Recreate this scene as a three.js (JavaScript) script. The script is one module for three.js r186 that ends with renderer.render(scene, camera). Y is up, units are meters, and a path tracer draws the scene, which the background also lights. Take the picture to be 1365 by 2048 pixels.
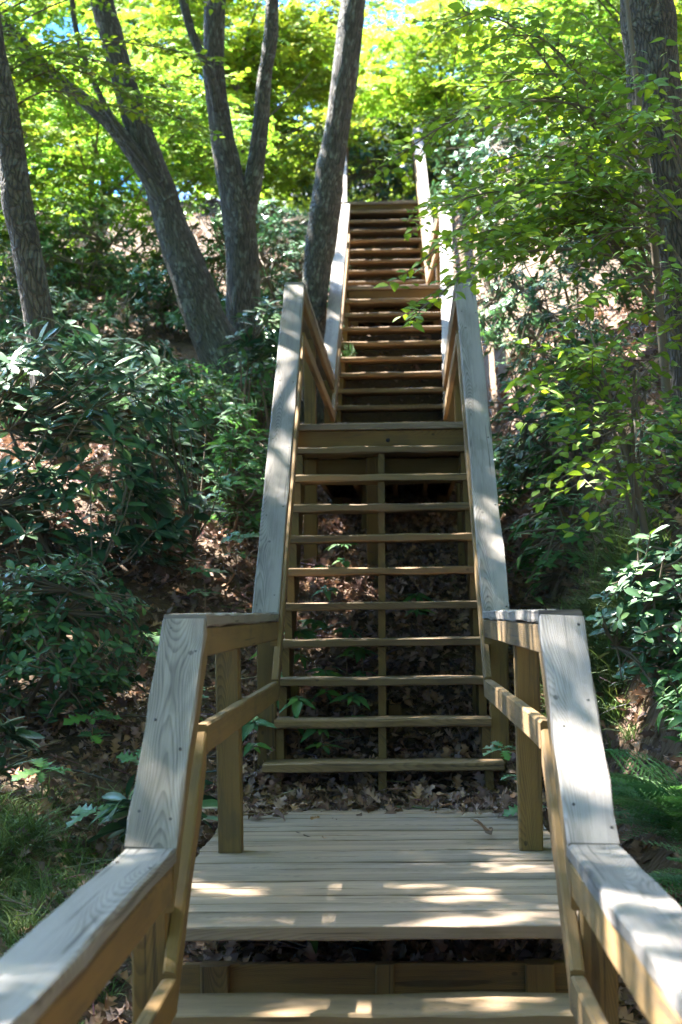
import * as THREE from 'three';
import { Sky } from 'three/addons/objects/Sky.js';
import { mergeGeometries } from 'three/addons/utils/BufferGeometryUtils.js';

// ---------------------------------------------------------------- camera, sky, sun, exposure
const scene = new THREE.Scene();
const renderer = new THREE.WebGLRenderer({ antialias: true });
renderer.toneMapping = THREE.LinearToneMapping;
renderer.toneMappingExposure = 14;
renderer.shadowMap.enabled = true;
const camera = new THREE.PerspectiveCamera(33.52, 682 / 1024, 0.05, 600);
camera.rotation.order = 'YXZ';
camera.position.set(0.0656, 0.8935, 0);
camera.rotation.set(0.0593, 0.0307, -0.0122);
camera.focus = 7.0;
camera.userData.fStop = 4.5;
const SUN = new THREE.Vector3(-0.47, 0.84, -0.27).normalize();
const sky = new Sky();
sky.name = 'sky';
sky.scale.setScalar(10000);
sky.material.uniforms.sunPosition.value.copy(SUN);
sky.material.uniforms.turbidity.value = 12;
sky.material.uniforms.rayleigh.value = 0.6;
sky.material.uniforms.mieCoefficient.value = 0.004;
sky.userData = { kind: 'structure' };
scene.add(sky);
scene.environmentIntensity = 0.115;
const sun = new THREE.DirectionalLight(new THREE.Color(1.0, 0.95, 0.86), 5);
sun.position.copy(SUN).multiplyScalar(60).add(new THREE.Vector3(0, 3, -14));
sun.target.position.set(0, 3, -14);
sun.castShadow = true;
Object.assign(sun.shadow.camera, { left: -30, right: 30, top: 30, bottom: -30, near: 1, far: 150 });
sun.shadow.mapSize.set(4096, 4096);
scene.add(sun, sun.target);

// ---------------------------------------------------------------- helpers
const V = (x, y, z) => new THREE.Vector3(x, y, z);
function rand(seed) {
  let a = seed >>> 0;
  return () => { a = (a + 0x6d2b79f5) | 0; let t = Math.imul(a ^ (a >>> 15), 1 | a); t = (t + Math.imul(t ^ (t >>> 7), 61 | t)) ^ t; return ((t ^ (t >>> 14)) >>> 0) / 4294967296; };
}
const gauss = (R) => (R() + R() + R() + R() - 2) * 0.87;
const clamp = (x, a = 0, b = 1) => Math.min(b, Math.max(a, x));
const smooth = (a, b, x) => { const t = clamp((x - a) / (b - a)); return t * t * (3 - 2 * t); };
const lerp = (a, b, t) => a + (b - a) * t;
function interp(table, s) {
  if (s <= table[0][0]) return table[0][1];
  for (let i = 1; i < table.length; i++) if (s <= table[i][0]) return lerp(table[i - 1][1], table[i][1], (s - table[i - 1][0]) / (table[i][0] - table[i - 1][0]));
  return table[table.length - 1][1];
}
const hash = (x, y) => { let h = Math.imul(x | 0, 374761393) + Math.imul(y | 0, 668265263); h = Math.imul(h ^ (h >>> 13), 1274126177); return ((h ^ (h >>> 16)) >>> 0) / 4294967296; };
function noise(x, y, px = 0, py = 0) {              // value noise, 0..1, periodic when px or py is set
  const ix = Math.floor(x), iy = Math.floor(y), fx = x - ix, fy = y - iy, u = fx * fx * (3 - 2 * fx), v = fy * fy * (3 - 2 * fy);
  const m = (a, p) => (p ? ((a % p) + p) % p : a);
  const h = (a, b) => hash(m(a, px), m(b, py));
  return lerp(lerp(h(ix, iy), h(ix + 1, iy), u), lerp(h(ix, iy + 1), h(ix + 1, iy + 1), u), v);
}
const fbm = (x, y, o = 4, px = 0, py = 0) => { let a = 0, w = 0.5, t = 0; for (let i = 0; i < o; i++) { a += w * noise(x + i * 17.3 * (px ? 0 : 1), y, px, py); t += w; w *= 0.5; x *= 2; y *= 2; px *= 2; py *= 2; } return a / t; };
const used = {};
function numbered(name) { const n = used[name] = (used[name] ?? -1) + 1; return n ? name + '_' + String(n).padStart(3, '0') : name; }
function thing(name, label, category, [x, y, z], group) {
  const o = new THREE.Group(); o.name = numbered(name); o.position.set(x, y, z); o.userData = { label, category };
  if (group) o.userData.group = group;
  scene.add(o); return o;
}
function shade(o) { o.castShadow = true; o.receiveShadow = true; return o; }
function part(parent, name, geometry, material, top = parent) {   // geometry is given in world coordinates
  let base = V(0, 0, 0); for (let p = parent; p && p !== scene; p = p.parent) base.add(p.position);
  geometry.translate(-base.x, -base.y, -base.z);
  const m = shade(new THREE.Mesh(geometry, Array.isArray(material) ? material[Math.floor(RW() * material.length)] : material)); m.name = name; parent.add(m); return m;
}
const RW = rand(77);
const srgb = (c) => (c <= 0.0031308 ? c * 12.92 : 1.055 * Math.pow(c, 1 / 2.4) - 0.055) * 255;
function texture(w, h, fill, color = true) {
  const d = new Uint8Array(w * h * 4);
  for (let y = 0, i = 0; y < h; y++) for (let x = 0; x < w; x++, i += 4) {
    const c = fill(x / w, y / h, x, y);
    for (let k = 0; k < 3; k++) d[i + k] = clamp(Math.round(color ? srgb(clamp(c[k])) : c[k] * 255), 0, 255);
    d[i + 3] = 255;
  }
  const t = new THREE.DataTexture(d, w, h); t.wrapS = t.wrapT = THREE.RepeatWrapping; t.magFilter = THREE.LinearFilter; t.minFilter = THREE.LinearMipmapLinearFilter; t.generateMipmaps = true;
  if (color) t.colorSpace = THREE.SRGBColorSpace; t.needsUpdate = true; return t;
}

// ---------------------------------------------------------------- wood
const WU = 2.0, WV = 0.4;                            // metres that one wood texture covers
const knots = [[0.35, 0.07], [0.9, 0.31], [1.45, 0.14], [1.78, 0.26], [0.62, 0.22]];
function grain(u, v) {                               // u, v in metres -> [late wood 0..1, fibre 0..1, knot 0..1]
  let vv = v, knot = 0;
  for (const [ku, kv] of knots) {
    const du = (u - ku) / 0.05, dv = (v - kv) / 0.018, q = du * du + dv * dv;
    vv += Math.sign(v - kv || 1) * 0.012 * Math.exp(-q * 0.35);
    knot = Math.max(knot, smooth(1.0, 0.55, Math.hypot((u - ku) / 0.012, (v - kv) / 0.009)));
  }
  const c = 0.1 + 0.02 * Math.sin(u * Math.PI) ;
  let w = ((vv - c + 0.1) % 0.2 + 0.2) % 0.2 - 0.1;
  const k = 0.012 + 0.05 * (0.5 + 0.5 * Math.sin(u * Math.PI * 1 + 1.3)) + 0.02 * noise(u * 3, Math.floor(v / 0.2), 6);
  const ring = Math.hypot(w, k) / 0.0037 + 1.6 * fbm(u * 4, v * 25, 3, 8, 10);
  const p = ring - Math.floor(ring), late = smooth(0.35, 0.85, p) * (1 - smooth(0.9, 1, p));
  return [late, 0.5 * noise(u * 12, v * 500, 24, 200) + 0.5 * noise(u * 5, v * 160, 10, 64), knot];
}
const woodMap = (light, dark, lateAmount, blotch, stain) => texture(1024, 512, (a, b) => {
  const u = a * WU, v = b * WV, [late, fibre, knot] = grain(u, v);
  const bl = fbm(u * 2, v * 10, 4, 4, 4), crack = smooth(0.74, 0.84, noise(u * 2.5, v * 130, 5, 52)) * smooth(0.5, 0.68, noise(u * 2, v * 20 + 3, 4, 8));
  const spot = smooth(0.60, 0.72, fbm(u * 5, v * 20 + 5, 5, 10, 8)), pale = smooth(0.62, 0.74, fbm(u * 3 + 1, v * 15, 4, 6, 6));
  let t = clamp(lateAmount * late + 0.5 * (fibre - 0.4) + blotch * (bl - 0.45) * 2 - 0.25 * pale);
  t = clamp(t + 0.7 * knot + 0.75 * crack);
  return [0, 1, 2].map((i) => lerp(lerp(light[i], dark[i], t), stain[i], 0.6 * spot * (0.6 + 0.4 * fibre)));
});
const woodBump = texture(1024, 512, (a, b) => { const [late, fibre, knot] = grain(a * WU, b * WV); const h = clamp(0.55 + 0.3 * late + 0.3 * (fibre - 0.5) - 0.2 * knot); return [h, h, h]; }, false);
const wood = (map, rough = 0.82) => [[1, 1, 1], [1.12, 1.1, 1.06], [0.84, 0.83, 0.82], [1.04, 0.98, 0.9], [0.92, 0.94, 0.97]].map((c) => new THREE.MeshStandardMaterial({ map, color: new THREE.Color(...c.map((x) => Math.min(1, x * 0.89))), bumpMap: woodBump, bumpScale: 0.0014, roughness: rough }));
const M = {
  cap: wood(woodMap([0.24, 0.213, 0.195], [0.062, 0.053, 0.047], 0.44, 0.7, [0.13, 0.118, 0.1])),
  brown: wood(woodMap([0.19, 0.11, 0.03], [0.062, 0.034, 0.01], 0.42, 0.55, [0.09, 0.06, 0.026])),
  tread: wood(woodMap([0.215, 0.135, 0.064], [0.07, 0.042, 0.02], 0.4, 0.6, [0.1, 0.068, 0.04])),
  deck: wood(woodMap([0.275, 0.2, 0.143], [0.092, 0.064, 0.043], 0.4, 0.65, [0.15, 0.112, 0.075])),
  screw: new THREE.MeshStandardMaterial({ color: new THREE.Color(0.03, 0.027, 0.025), roughness: 0.6, metalness: 0.5 }),
};
// a board with worn, chamfered edges swept from P0 to P1; U and W are the unit axes of its section, w and h their sizes
function board(P0, P1, U, W, w, h, { segs = 6, ch = 0.005, wear = 0.0018 } = {}) {
  const pos = [], uv = [], idx = [], L = P0.distanceTo(P1), ou = RW() * WU, ov = RW() * WV, a = w / 2, b = h / 2;
  const sec = [[a, -b + ch], [a, b - ch], [a - ch, b], [-a + ch, b], [-a, b - ch], [-a, -b + ch], [-a + ch, -b], [a - ch, -b]];
  const per = [0]; for (let i = 0; i < 8; i++) { const p = sec[i], q = sec[(i + 1) % 8]; per.push(per[i] + Math.hypot(p[0] - q[0], p[1] - q[1])); }
  const rings = [];
  for (let k = 0; k <= segs; k++) rings.push(sec.map(([x, y]) => V(0, 0, 0).lerpVectors(P0, P1, k / segs).addScaledVector(U, x + (RW() - 0.5) * wear * 2).addScaledVector(W, y + (RW() - 0.5) * wear * 2)));
  for (let i = 0; i < 8; i++) for (let k = 0; k < segs; k++) {
    const o = pos.length / 3;
    for (const [r, c] of [[k, i], [k, (i + 1) % 8], [k + 1, i], [k + 1, (i + 1) % 8]]) {
      const p = rings[r][c]; pos.push(p.x, p.y, p.z);
      uv.push((ou + L * r / segs) / WU, (ov + (c === (i + 1) % 8 && !(c === i) ? per[i + 1] : per[i])) / WV);
    }
    idx.push(o, o + 1, o + 2, o + 1, o + 3, o + 2);
  }
  for (const k of [0, segs]) {
    const o = pos.length / 3;
    rings[k].forEach((p, i) => { pos.push(p.x, p.y, p.z); uv.push((ou + sec[i][0] * 0.25) / WU, (ov + sec[i][1]) / WV); });
    for (let i = 1; i < 7; i++) k ? idx.push(o, o + i, o + i + 1) : idx.push(o, o + i + 1, o + i);
  }
  const g = new THREE.BufferGeometry();
  g.setAttribute('position', new THREE.Float32BufferAttribute(pos, 3)); g.setAttribute('uv', new THREE.Float32BufferAttribute(uv, 2)); g.setIndex(idx); g.computeVertexNormals();
  // make sure that faces point outwards whatever the handedness of U, W
  const T = V(0, 0, 0).subVectors(P1, P0); if (V(0, 0, 0).crossVectors(U, W).dot(T) < 0) { const q = g.index.array; for (let i = 0; i < q.length; i += 3) { const t = q[i + 1]; q[i + 1] = q[i + 2]; q[i + 2] = t; } g.computeVertexNormals(); }
  return g;
}
const X = V(1, 0, 0), Y = V(0, 1, 0), Z = V(0, 0, 1);

// ---------------------------------------------------------------- layout of the stairway (s counts treads of D metres away from the camera)
const D = 0.2497, RISE = 0.19;
const S1 = 32.0936, SA = 19.7286, HB = 10.9015 * RISE, SB = S1 + 10, S2 = 60.386, HC = HB + 12 * RISE, SC = S2 + 11, S3 = 82.914, HD = HC + 12 * RISE, SD = S3 + 11;
const WI = 0.478, WO = 0.605;                        // inner and outer edge of the railing caps
const bend = [[45, 0], [60, 0.04], [72, 0.13], [83, 0.03], [95, -0.05]];
const off = (s) => interp(bend, s);
// ground along the axis
const gAxis = [[-40, -1.1], [0, -0.95], [10, -0.85], [16, -0.72], [19.7, -0.46], [26, -0.27], [31, -0.06], [33, 0.1], [38.5, 0.62], [44, 1.22], [52, 1.5], [58, 1.72], [61, 2.0], [71, 3.85], [75, 4.0], [82, 4.2], [85, 4.6], [94, 6.3], [100, 6.75], [120, 7.0], [150, 6.2], [200, 3.5], [260, 0], [420, -6]];
function G(x, z) {
  const s = -z / D; let h = (interp(gAxis, s - 1.2) + interp(gAxis, s) + interp(gAxis, s + 1.2)) / 3;
  const start = interp([[18, 1.25], [22, 0.92], [27, 0.9], [33, 0.78], [60, 0.72], [90, 0.75]], s), bx = x - start;
  h += interp([[12, 0.25], [22, 0.62], [30, 0.75], [36, 0.95], [48, 0.95], [60, 0.9], [100, 0.6]], s) * smooth(0, 0.75, bx) + 0.5 * Math.max(0, bx - 0.4) - 0.25 * Math.max(0, bx - 5);
  const lx = -x - 0.75;
  h += interp([[15, -0.12], [26, -0.02], [34, 0.08], [44, 0.55], [54, 0.85], [62, 0.7], [75, 0.1], [100, 0.2]], s) * smooth(0, 1.3, lx) + 0.04 * Math.max(0, lx);
  const side = smooth(0.6, 1.1, Math.abs(x));
  return h + (0.05 + 0.14 * side) * (noise(x * 1.1 + 40, z * 1.1 + 90) - 0.5) + (0.03 + 0.05 * side) * (noise(x * 4 + 9, z * 4) - 0.5);
}
const P = (x, y, s) => V(x, y, -s * D);
const along = (x0, x1, s0, s1, y0, y1, h, o) => board(P((x0 + x1) / 2 + off(s0), y0 - h / 2, s0), P((x0 + x1) / 2 + off(s1), y1 - h / 2, s1), X, Y, x1 - x0, h, o);   // y0, y1: top at both ends
const across = (x0, x1, s0, s1, y, h, o) => { const m = (s0 + s1) / 2; return board(P(x0 + off(m), y - h / 2, m), P(x1 + off(m), y - h / 2 + (RW() - 0.5) * 0.004, m), Z, Y, (s1 - s0) * D, h, o); };
const upright = (x, s, y0, y1, w = 0.089, l = 0.089) => board(P(x + off(s), y0, s), P(x + off(s) + (RW() - 0.5) * 0.012, y1, s), X, Z, w, l, { segs: 5 });

// landings: deck boards, header, joists, posts
function landing(label, s0, s1, y, half, frontBoard, { fascia = 0.105, back = 0.16, posts = [], joists = true, bolt = false } = {}) {
  const t = thing('landing_platform', label, 'platform', [off(s0), y, -(s0 + s1) / 2 * D], 'timber landings of the stairway');
  let s = s0, w = frontBoard / D, first = true;
  while (s < s1 - 0.3) {
    const e = Math.min(s + w, s1);
    part(t, 'deck_board', across(-half - RW() * 0.012, half + RW() * 0.012, s + 0.011, e - 0.011, y - RW() * 0.0035, 0.04, { segs: 10, ch: 0.0035, wear: 0.0018 }), first ? M.deck : M.deck);
    s = e; w = 0.145 / D; first = false;
  }
  const fb = part(t, 'fascia_board', across(-half + 0.03, half - 0.03, s0 + back, s0 + back + 0.15, y - 0.043, fascia, { segs: 4 }), M.brown);
  if (bolt) { const g = new THREE.SphereGeometry(0.013, 10, 8); g.scale(1, 1, 0.5); const b = P(0.04 + off(s0), y - 0.043 - fascia * 0.6, s0 + 0.15); g.translate(b.x, b.y, b.z); part(fb, 'bolt', g, M.screw); }
  if (joists) for (const x of [-half + 0.02, -half / 2, 0.03, half / 2, half - 0.06]) part(t, 'joist', along(x, x + 0.038, s0 + back + 0.17, s1 - 0.1, y - 0.045, y - 0.045, 0.14, { segs: 3 }), M.brown);
  part(t, 'beam', across(-half + 0.06, half - 0.06, s0 + 1.6, s0 + 1.78, y - 0.19, 0.14, { segs: 3 }), M.brown);
  if (s1 - s0 > 8) part(t, 'beam', across(-half + 0.06, half - 0.06, s1 - 2.4, s1 - 2.2, y - 0.19, 0.14, { segs: 3 }), M.brown);
  for (const [x, ps, w2] of posts) part(t, 'post', upright(x, ps, G(x, -ps * D) - 0.3, y - 0.19, w2, w2), M.brown);
  return t;
}
// a flight: treads on three sawtooth stringers
function flight(label, s0, n, yBase, { half = 0.523, firstHalf = half, drop = 0, middle = true } = {}) {
  const t = thing('stair_flight', label, 'stairs', [off(s0), yBase, -s0 * D], 'flights of the stairway');
  for (let i = 0; i < n; i++) {
    const hw = i ? half : firstHalf;
    part(t, 'tread', across(-hw - RW() * 0.006, hw + RW() * 0.006, s0 + i - 0.02, s0 + i + 1.06, yBase + (i + 1) * RISE, 0.042, { segs: 8, ch: 0.007, wear: 0.004 }), M.tread);
  }
  for (const x of middle ? [-0.5, -0.002, 0.5] : [-0.5, 0.5]) {
    const sh = new THREE.Shape(), dd = D, th = 0.042;      // in (forward, up)
    sh.moveTo(0.035, -drop);
    for (let i = 0; i < n; i++) { sh.lineTo(i * dd + 0.035, (i + 1) * RISE - th - 0.001); sh.lineTo((i + 1) * dd + 0.034, (i + 1) * RISE - th - 0.001); }
    sh.lineTo(n * dd + 0.034, n * RISE - 0.24); sh.lineTo(0.3, -drop - 0.0); sh.closePath();
    const g = new THREE.ExtrudeGeometry(sh, { depth: 0.038, bevelEnabled: false });
    const p = g.attributes.position, u = g.attributes.uv, ox = RW() * 2;
    for (let i = 0; i < p.count; i++) u.setXY(i, (p.getX(i) * 0.8 + p.getY(i) * 0.6 + ox) / WU, (p.getY(i) * 0.8 - p.getX(i) * 0.6 + p.getZ(i)) / WV);
    const e0 = off(s0), e1 = off(s0 + n);
    for (let i = 0; i < p.count; i++) { const f = p.getX(i), yy = p.getY(i), zz = p.getZ(i); p.setXYZ(i, x - 0.019 + zz + lerp(e0, e1, f / (n * dd)), yBase + yy, -s0 * D - f); }
    const q = g.index; g.computeVertexNormals();
    part(t, 'stringer', g, M.brown);
  }
  return t;
}
landing('wide weathered deck of tan boards in front of the long flight of open steps', SA, S1 + 1.5, 0, 0.675, 0.235, { fascia: 0.115, back: 3.0, posts: [[-0.5, 21.4, 0.089], [0.02, 21.4, 0.06], [0.5, 21.4, 0.089]] });
landing('small timber landing the camera stands on, below the bottom steps', 2.0, SA - 3.0, -3.01 * RISE, 0.66, 0.145, { posts: [] });
landing('timber landing with a bolted fascia at the top of the ten-step flight', SB, S2 + 1.0, HB, 0.545, 0.145, { posts: [[-0.06, SB + 1.3, 0.085], [-0.47, SB + 1.7, 0.089], [0.52, SB + 1.7, 0.089], [-0.16, SB + 9, 0.06], [-0.45, S2 - 2, 0.089], [0.45, S2 - 2, 0.089]], bolt: true });
landing('middle timber landing beside the leaning grey trunk and the notched railing', SC, S3 + 1, HC, 0.53, 0.145, { posts: [[-0.45, SC + 1.7, 0.089], [0.45, SC + 1.7, 0.089], [-0.45, S3 - 2, 0.089], [0.45, S3 - 2, 0.089]] });
landing('highest timber landing at the very top of the stairway', SD, SD + 9, HD, 0.53, 0.145, { posts: [[-0.45, SD + 1.7, 0.089], [0.45, SD + 1.7, 0.089]] });
flight('lowest short flight of steps leading up to the wide deck', SA - 2, 2, -3.01 * RISE, { half: 0.6 });
const f1 = flight('long lower flight of ten open wooden steps above the wide deck', S1, 10, 0, { firstHalf: 0.564, drop: 0.0 });
part(f1, 'prop_post', upright(0.06, S1 + 3.2, G(0.06, -(S1 + 3.2) * D) - 0.3, 0.42, 0.07, 0.08), M.brown);
for (const x of [-0.47, 0.5]) part(f1, 'prop_post', upright(x, S1 + 3.6, G(x, -(S1 + 3.6) * D) - 0.3, 0.52, 0.06, 0.089), M.brown);
flight('second flight of open wooden steps, rising from the bolted landing', S2, 11, HB, { middle: false });
flight('top flight of open wooden steps, rising to the highest landing', S3, 11, HC, { middle: false });

// railings: one for each side of each flight and landing
const RH = 0.8957;
const sections = [
  ['low level handrail beside the bottom landing', -3, 16.72, RH - RISE * 3.01, RH - RISE * 3.01],
  ['short steep handrail beside the lowest steps', 16.72, SA, RH - RISE * 3.01, RH],
  ['level handrail of the wide deck', SA, 31.86, RH, RH],
  ['long sloping handrail of the ten-step flight', 31.86, 42.94, RH, RH + RISE * 11.08],
  ['level handrail of the bolted landing', 42.94, 60.16, RH + RISE * 11.08, RH + RISE * 11.08],
  ['sloping handrail of the second flight', 60.16, 72.24, RH + RISE * 11.08, RH + RISE * 23.16],
  ['level handrail of the middle landing', 72.24, 82.68, RH + RISE * 23.16, RH + RISE * 23.16],
  ['sloping handrail of the top flight', 82.68, 95.9, RH + RISE * 23.16, RH + RISE * 36.38],
  ['level handrail of the highest landing', 95.9, 101.5, RH + RISE * 36.38, RH + RISE * 36.38],
];
const deckAt = [-3.01 * RISE, -3.01 * RISE, 0, 0, HB, HB, HC, HC, HD];
const postsAt = [[2.5, 8.5, 17.45], [], [25.9], [33.35, 41.9], [51], [62.2, 71.5], [77.5], [84.8, 94], [99]];
sections.forEach(([what, s0, s1, y0, y1], n) => {
  const slope = y1 > y0;
  for (const side of [-1, 1]) {
    const ms = (s0 + s1) / 2, t = thing('railing', (side < 0 ? 'left-hand ' : 'right-hand ') + what + ', grey cap on brown posts', 'railing', [side * 0.55 + off(ms), deckAt[n], -ms * D], 'railings of the stairway');
    const sg = (a, b) => (side < 0 ? [-b, -a] : [a, b]), yAt = (s) => lerp(y0, y1, (s - s0) / (s1 - s0));
    const [c0, c1] = sg(WI, WO), [b0, b1] = sg(0.483, 0.519), th = slope ? 0.047 : 0.038;
    // level caps run over the ends of the sloping ones below them
    const cs0 = slope ? s0 + 0.02 : s0 - 0.06, cs1 = slope ? s1 - 0.08 : s1 + 0.14, lift = slope ? 0 : 0;
    const cap = part(t, 'cap_board', along(c0, c1, cs0, cs1, yAt(cs0) + lift, yAt(cs1) + lift, th, { segs: Math.max(8, Math.round((s1 - s0) * 1.2)), ch: 0.005, wear: 0.0034 }), M.cap);
    if (n < 6) for (let s = s0 + 0.35, k = 0; s < s1; s += (s1 - s0) > 8 ? 2.3 : 1.1, k++) for (const e of [0.2, 0.85]) {
      if (s < 9 || RW() < 0.22) continue;
      const g = new THREE.CylinderGeometry(0.0042, 0.0042, 0.0025, 7), ss = s + (RW() - 0.5) * 0.6;
      const p = P(lerp(c0, c1, e + (RW() - 0.5) * 0.1) + off(ss), yAt(ss) + 0.001, ss);
      if (slope) g.rotateX(Math.atan(RISE / D)); g.translate(p.x, p.y, p.z); part(cap, 'screw', g, M.screw);
    }
    part(t, 'top_rail', along(b0, b1, s0 + (slope ? 0.02 : -0.02), s1 - (slope ? -0.1 : 0.03), yAt(s0 + (slope ? 0.02 : -0.02)) - th - 0.002, yAt(s1 - (slope ? -0.1 : 0.03)) - th - 0.002, slope ? 0.11 : 0.085, { segs: 8 }), M.brown);
    const md = slope ? 0.345 : 0.32;
    const e0 = slope ? s0 + 0.2 : s0 + 0.05, e1 = slope ? s1 + 0.02 : s1 - 0.03 + 0.2;
    const m0 = sg(0.4815 + (slope ? 0.001 : 0), 0.5175)
    part(t, 'mid_rail', along(m0[0], m0[1], e0, e1, yAt(e0) - md, yAt(e1) - md, slope ? 0.105 : 0.085, { segs: 8 }), M.brown);
    for (const ps of postsAt[n]) {
      const px = side * 0.565, foot = G(px, -ps * D) - 0.25;
      part(t, 'post', upright(px, ps, (n === 2) ? 0.0 : foot, yAt(ps) - th - 0.004 - (slope ? 0.03 : 0)), M.brown);
    }
  }
});

// ---------------------------------------------------------------- ground
{
  const soil = texture(1024, 1024, (a, b) => {
    const n = fbm(a * 8, b * 8, 5, 8, 8), f = fbm(a * 64, b * 64, 3, 64, 64), g = noise(a * 200, b * 200, 200, 200);
    const t = clamp(0.55 * n + 0.4 * f + 0.15 * g - 0.05), c = [[0.035, 0.022, 0.012], [0.14, 0.085, 0.048]];
    return [0, 1, 2].map((i) => lerp(c[0][i], c[1][i], t));
  });
  const bump = texture(512, 512, (a, b) => { const h = clamp(0.6 * fbm(a * 16, b * 16, 4, 16, 16) + 0.4 * noise(a * 120, b * 120, 120, 120)); return [h, h, h]; }, false);
  const xs = [], zs = [];
  for (let x = -26; x <= 26;) { xs.push(x); x += Math.abs(x) < 3 ? 0.09 : Math.abs(x) < 8 ? 0.3 : 1.5; }
  for (let z = 10; z >= -105;) { zs.push(z); z -= z > -1 ? 0.4 : z > -16 ? 0.09 : z > -28 ? 0.2 : z > -50 ? 0.7 : 3; }
  const pos = [], uv = [], idx = [];
  zs.forEach((z) => xs.forEach((x) => { pos.push(x, G(x, z), z); uv.push(x / 1.6, z / 1.6); }));
  for (let j = 0; j + 1 < zs.length; j++) for (let i = 0; i + 1 < xs.length; i++) { const a = j * xs.length + i, b = a + xs.length; idx.push(a, a + 1, b, a + 1, b + 1, b); }
  const g = new THREE.BufferGeometry(); g.setAttribute('position', new THREE.Float32BufferAttribute(pos, 3)); g.setAttribute('uv', new THREE.Float32BufferAttribute(uv, 2)); g.setIndex(idx); g.computeVertexNormals();
  const m = shade(new THREE.Mesh(g, new THREE.MeshStandardMaterial({ map: soil, bumpMap: bump, bumpScale: 0.02, roughness: 0.95 })));
  m.name = 'hillside_ground'; m.userData = { kind: 'structure', label: 'steep brown forest floor under the stairway', category: 'ground' }; scene.add(m);
}
// ---------------------------------------------------------------- foliage: leaf shapes
class Shape3 {                                        // collects leaf blades and twigs, with vertex colours
  constructor() { this.p = []; this.c = []; this.i = []; }
  leaf(M4, L, W, prof, { fold = 0.25, droop = 0.25, curl = 0, color = [1, 1, 1], rib = 1.25 } = {}) {
    const o = this.p.length / 3, n = prof.length - 1, v = V(0, 0, 0);
    for (let k = 0; k <= n; k++) {
      const t = prof[k][0], w = prof[k][1] * W / 2, y = -droop * L * t * t, x = L * t * (1 - 0.12 * droop * t);
      for (const e of [-1, 0, 1]) {
        v.set(x - (e ? prof[k][2] || 0 : 0) * L, y + Math.abs(e) * w * fold + (e ? curl * Math.sin(t * 7 + e * 2) * L : 0), e * w).applyMatrix4(M4);
        this.p.push(v.x, v.y, v.z); const b = e ? 1 : rib; this.c.push(color[0] * b, color[1] * b, color[2] * b);
      }
      if (k) { const a = o + (k - 1) * 3, b = o + k * 3; for (const e of [0, 1]) { if (prof[k - 1][1] > 0.02) this.i.push(a + e, a + e + 1, b + e); if (prof[k][1] > 0.02) this.i.push(a + e + 1, b + e + 1, b + e); else if (prof[k - 1][1] > 0.02 && e === 1) this.i.push(a + 1, a + 2, b + 1); } }
    }
  }
  twig(a, b, r0, r1, color, k = 3) {
    const o = this.p.length / 3, t = V(0, 0, 0).subVectors(b, a).normalize(), u = V(0, 0, 0).crossVectors(t, Math.abs(t.y) < 0.9 ? Y : X).normalize(), w = V(0, 0, 0).crossVectors(t, u);
    for (const [q, r] of [[a, r0], [b, r1]]) for (let i = 0; i < k; i++) { const an = i / k * 6.283; this.p.push(q.x + r * (u.x * Math.cos(an) + w.x * Math.sin(an)), q.y + r * (u.y * Math.cos(an) + w.y * Math.sin(an)), q.z + r * (u.z * Math.cos(an) + w.z * Math.sin(an))); this.c.push(...color); }
    for (let i = 0; i < k; i++) { const j = (i + 1) % k; this.i.push(o + i, o + k + i, o + j, o + j, o + k + i, o + k + j); }
  }
  build() {
    const g = new THREE.BufferGeometry(); g.setAttribute('position', new THREE.Float32BufferAttribute(this.p, 3)); g.setAttribute('color', new THREE.Float32BufferAttribute(this.c, 3));
    g.setIndex(this.i); g.computeVertexNormals(); return g;
  }
}
const ovate = [[0, 0], [0.12, 0.42], [0.32, 0.95], [0.55, 0.9], [0.8, 0.5], [1, 0]], ovateLow = [[0, 0], [0.35, 1], [0.7, 0.75], [1, 0]];
const lance = [[0, 0], [0.1, 0.3], [0.35, 0.85], [0.62, 1], [0.85, 0.65], [1, 0]], lanceLow = [[0, 0], [0.3, 0.8], [0.65, 1], [1, 0]];
const lobed = [[0, 0.0], [0.08, 0.12], [0.16, 0.62, -0.06], [0.24, 0.2], [0.36, 0.95, -0.08], [0.46, 0.28], [0.58, 1, -0.08], [0.68, 0.35], [0.8, 0.68, -0.06], [0.9, 0.3], [1, 0]];
const I4 = new THREE.Matrix4();
const one = (L, W, prof, o) => { const s = new Shape3(); s.leaf(I4, L, W, prof, o); return s.build(); };
const leafMat = (color, { pass = 0.4, coat = 0.25, coatRough = 0.35, rough = 0.92, spec = 0.5, name } = {}) => new THREE.MeshPhysicalMaterial({ name, color: new THREE.Color(...color), vertexColors: true, roughness: rough, transmission: pass, thickness: 0, clearcoat: coat, clearcoatRoughness: coatRough, side: THREE.DoubleSide, specularIntensity: spec });
const stemMat = (c) => new THREE.MeshStandardMaterial({ color: new THREE.Color(...c), roughness: 0.85, vertexColors: false });
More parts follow.
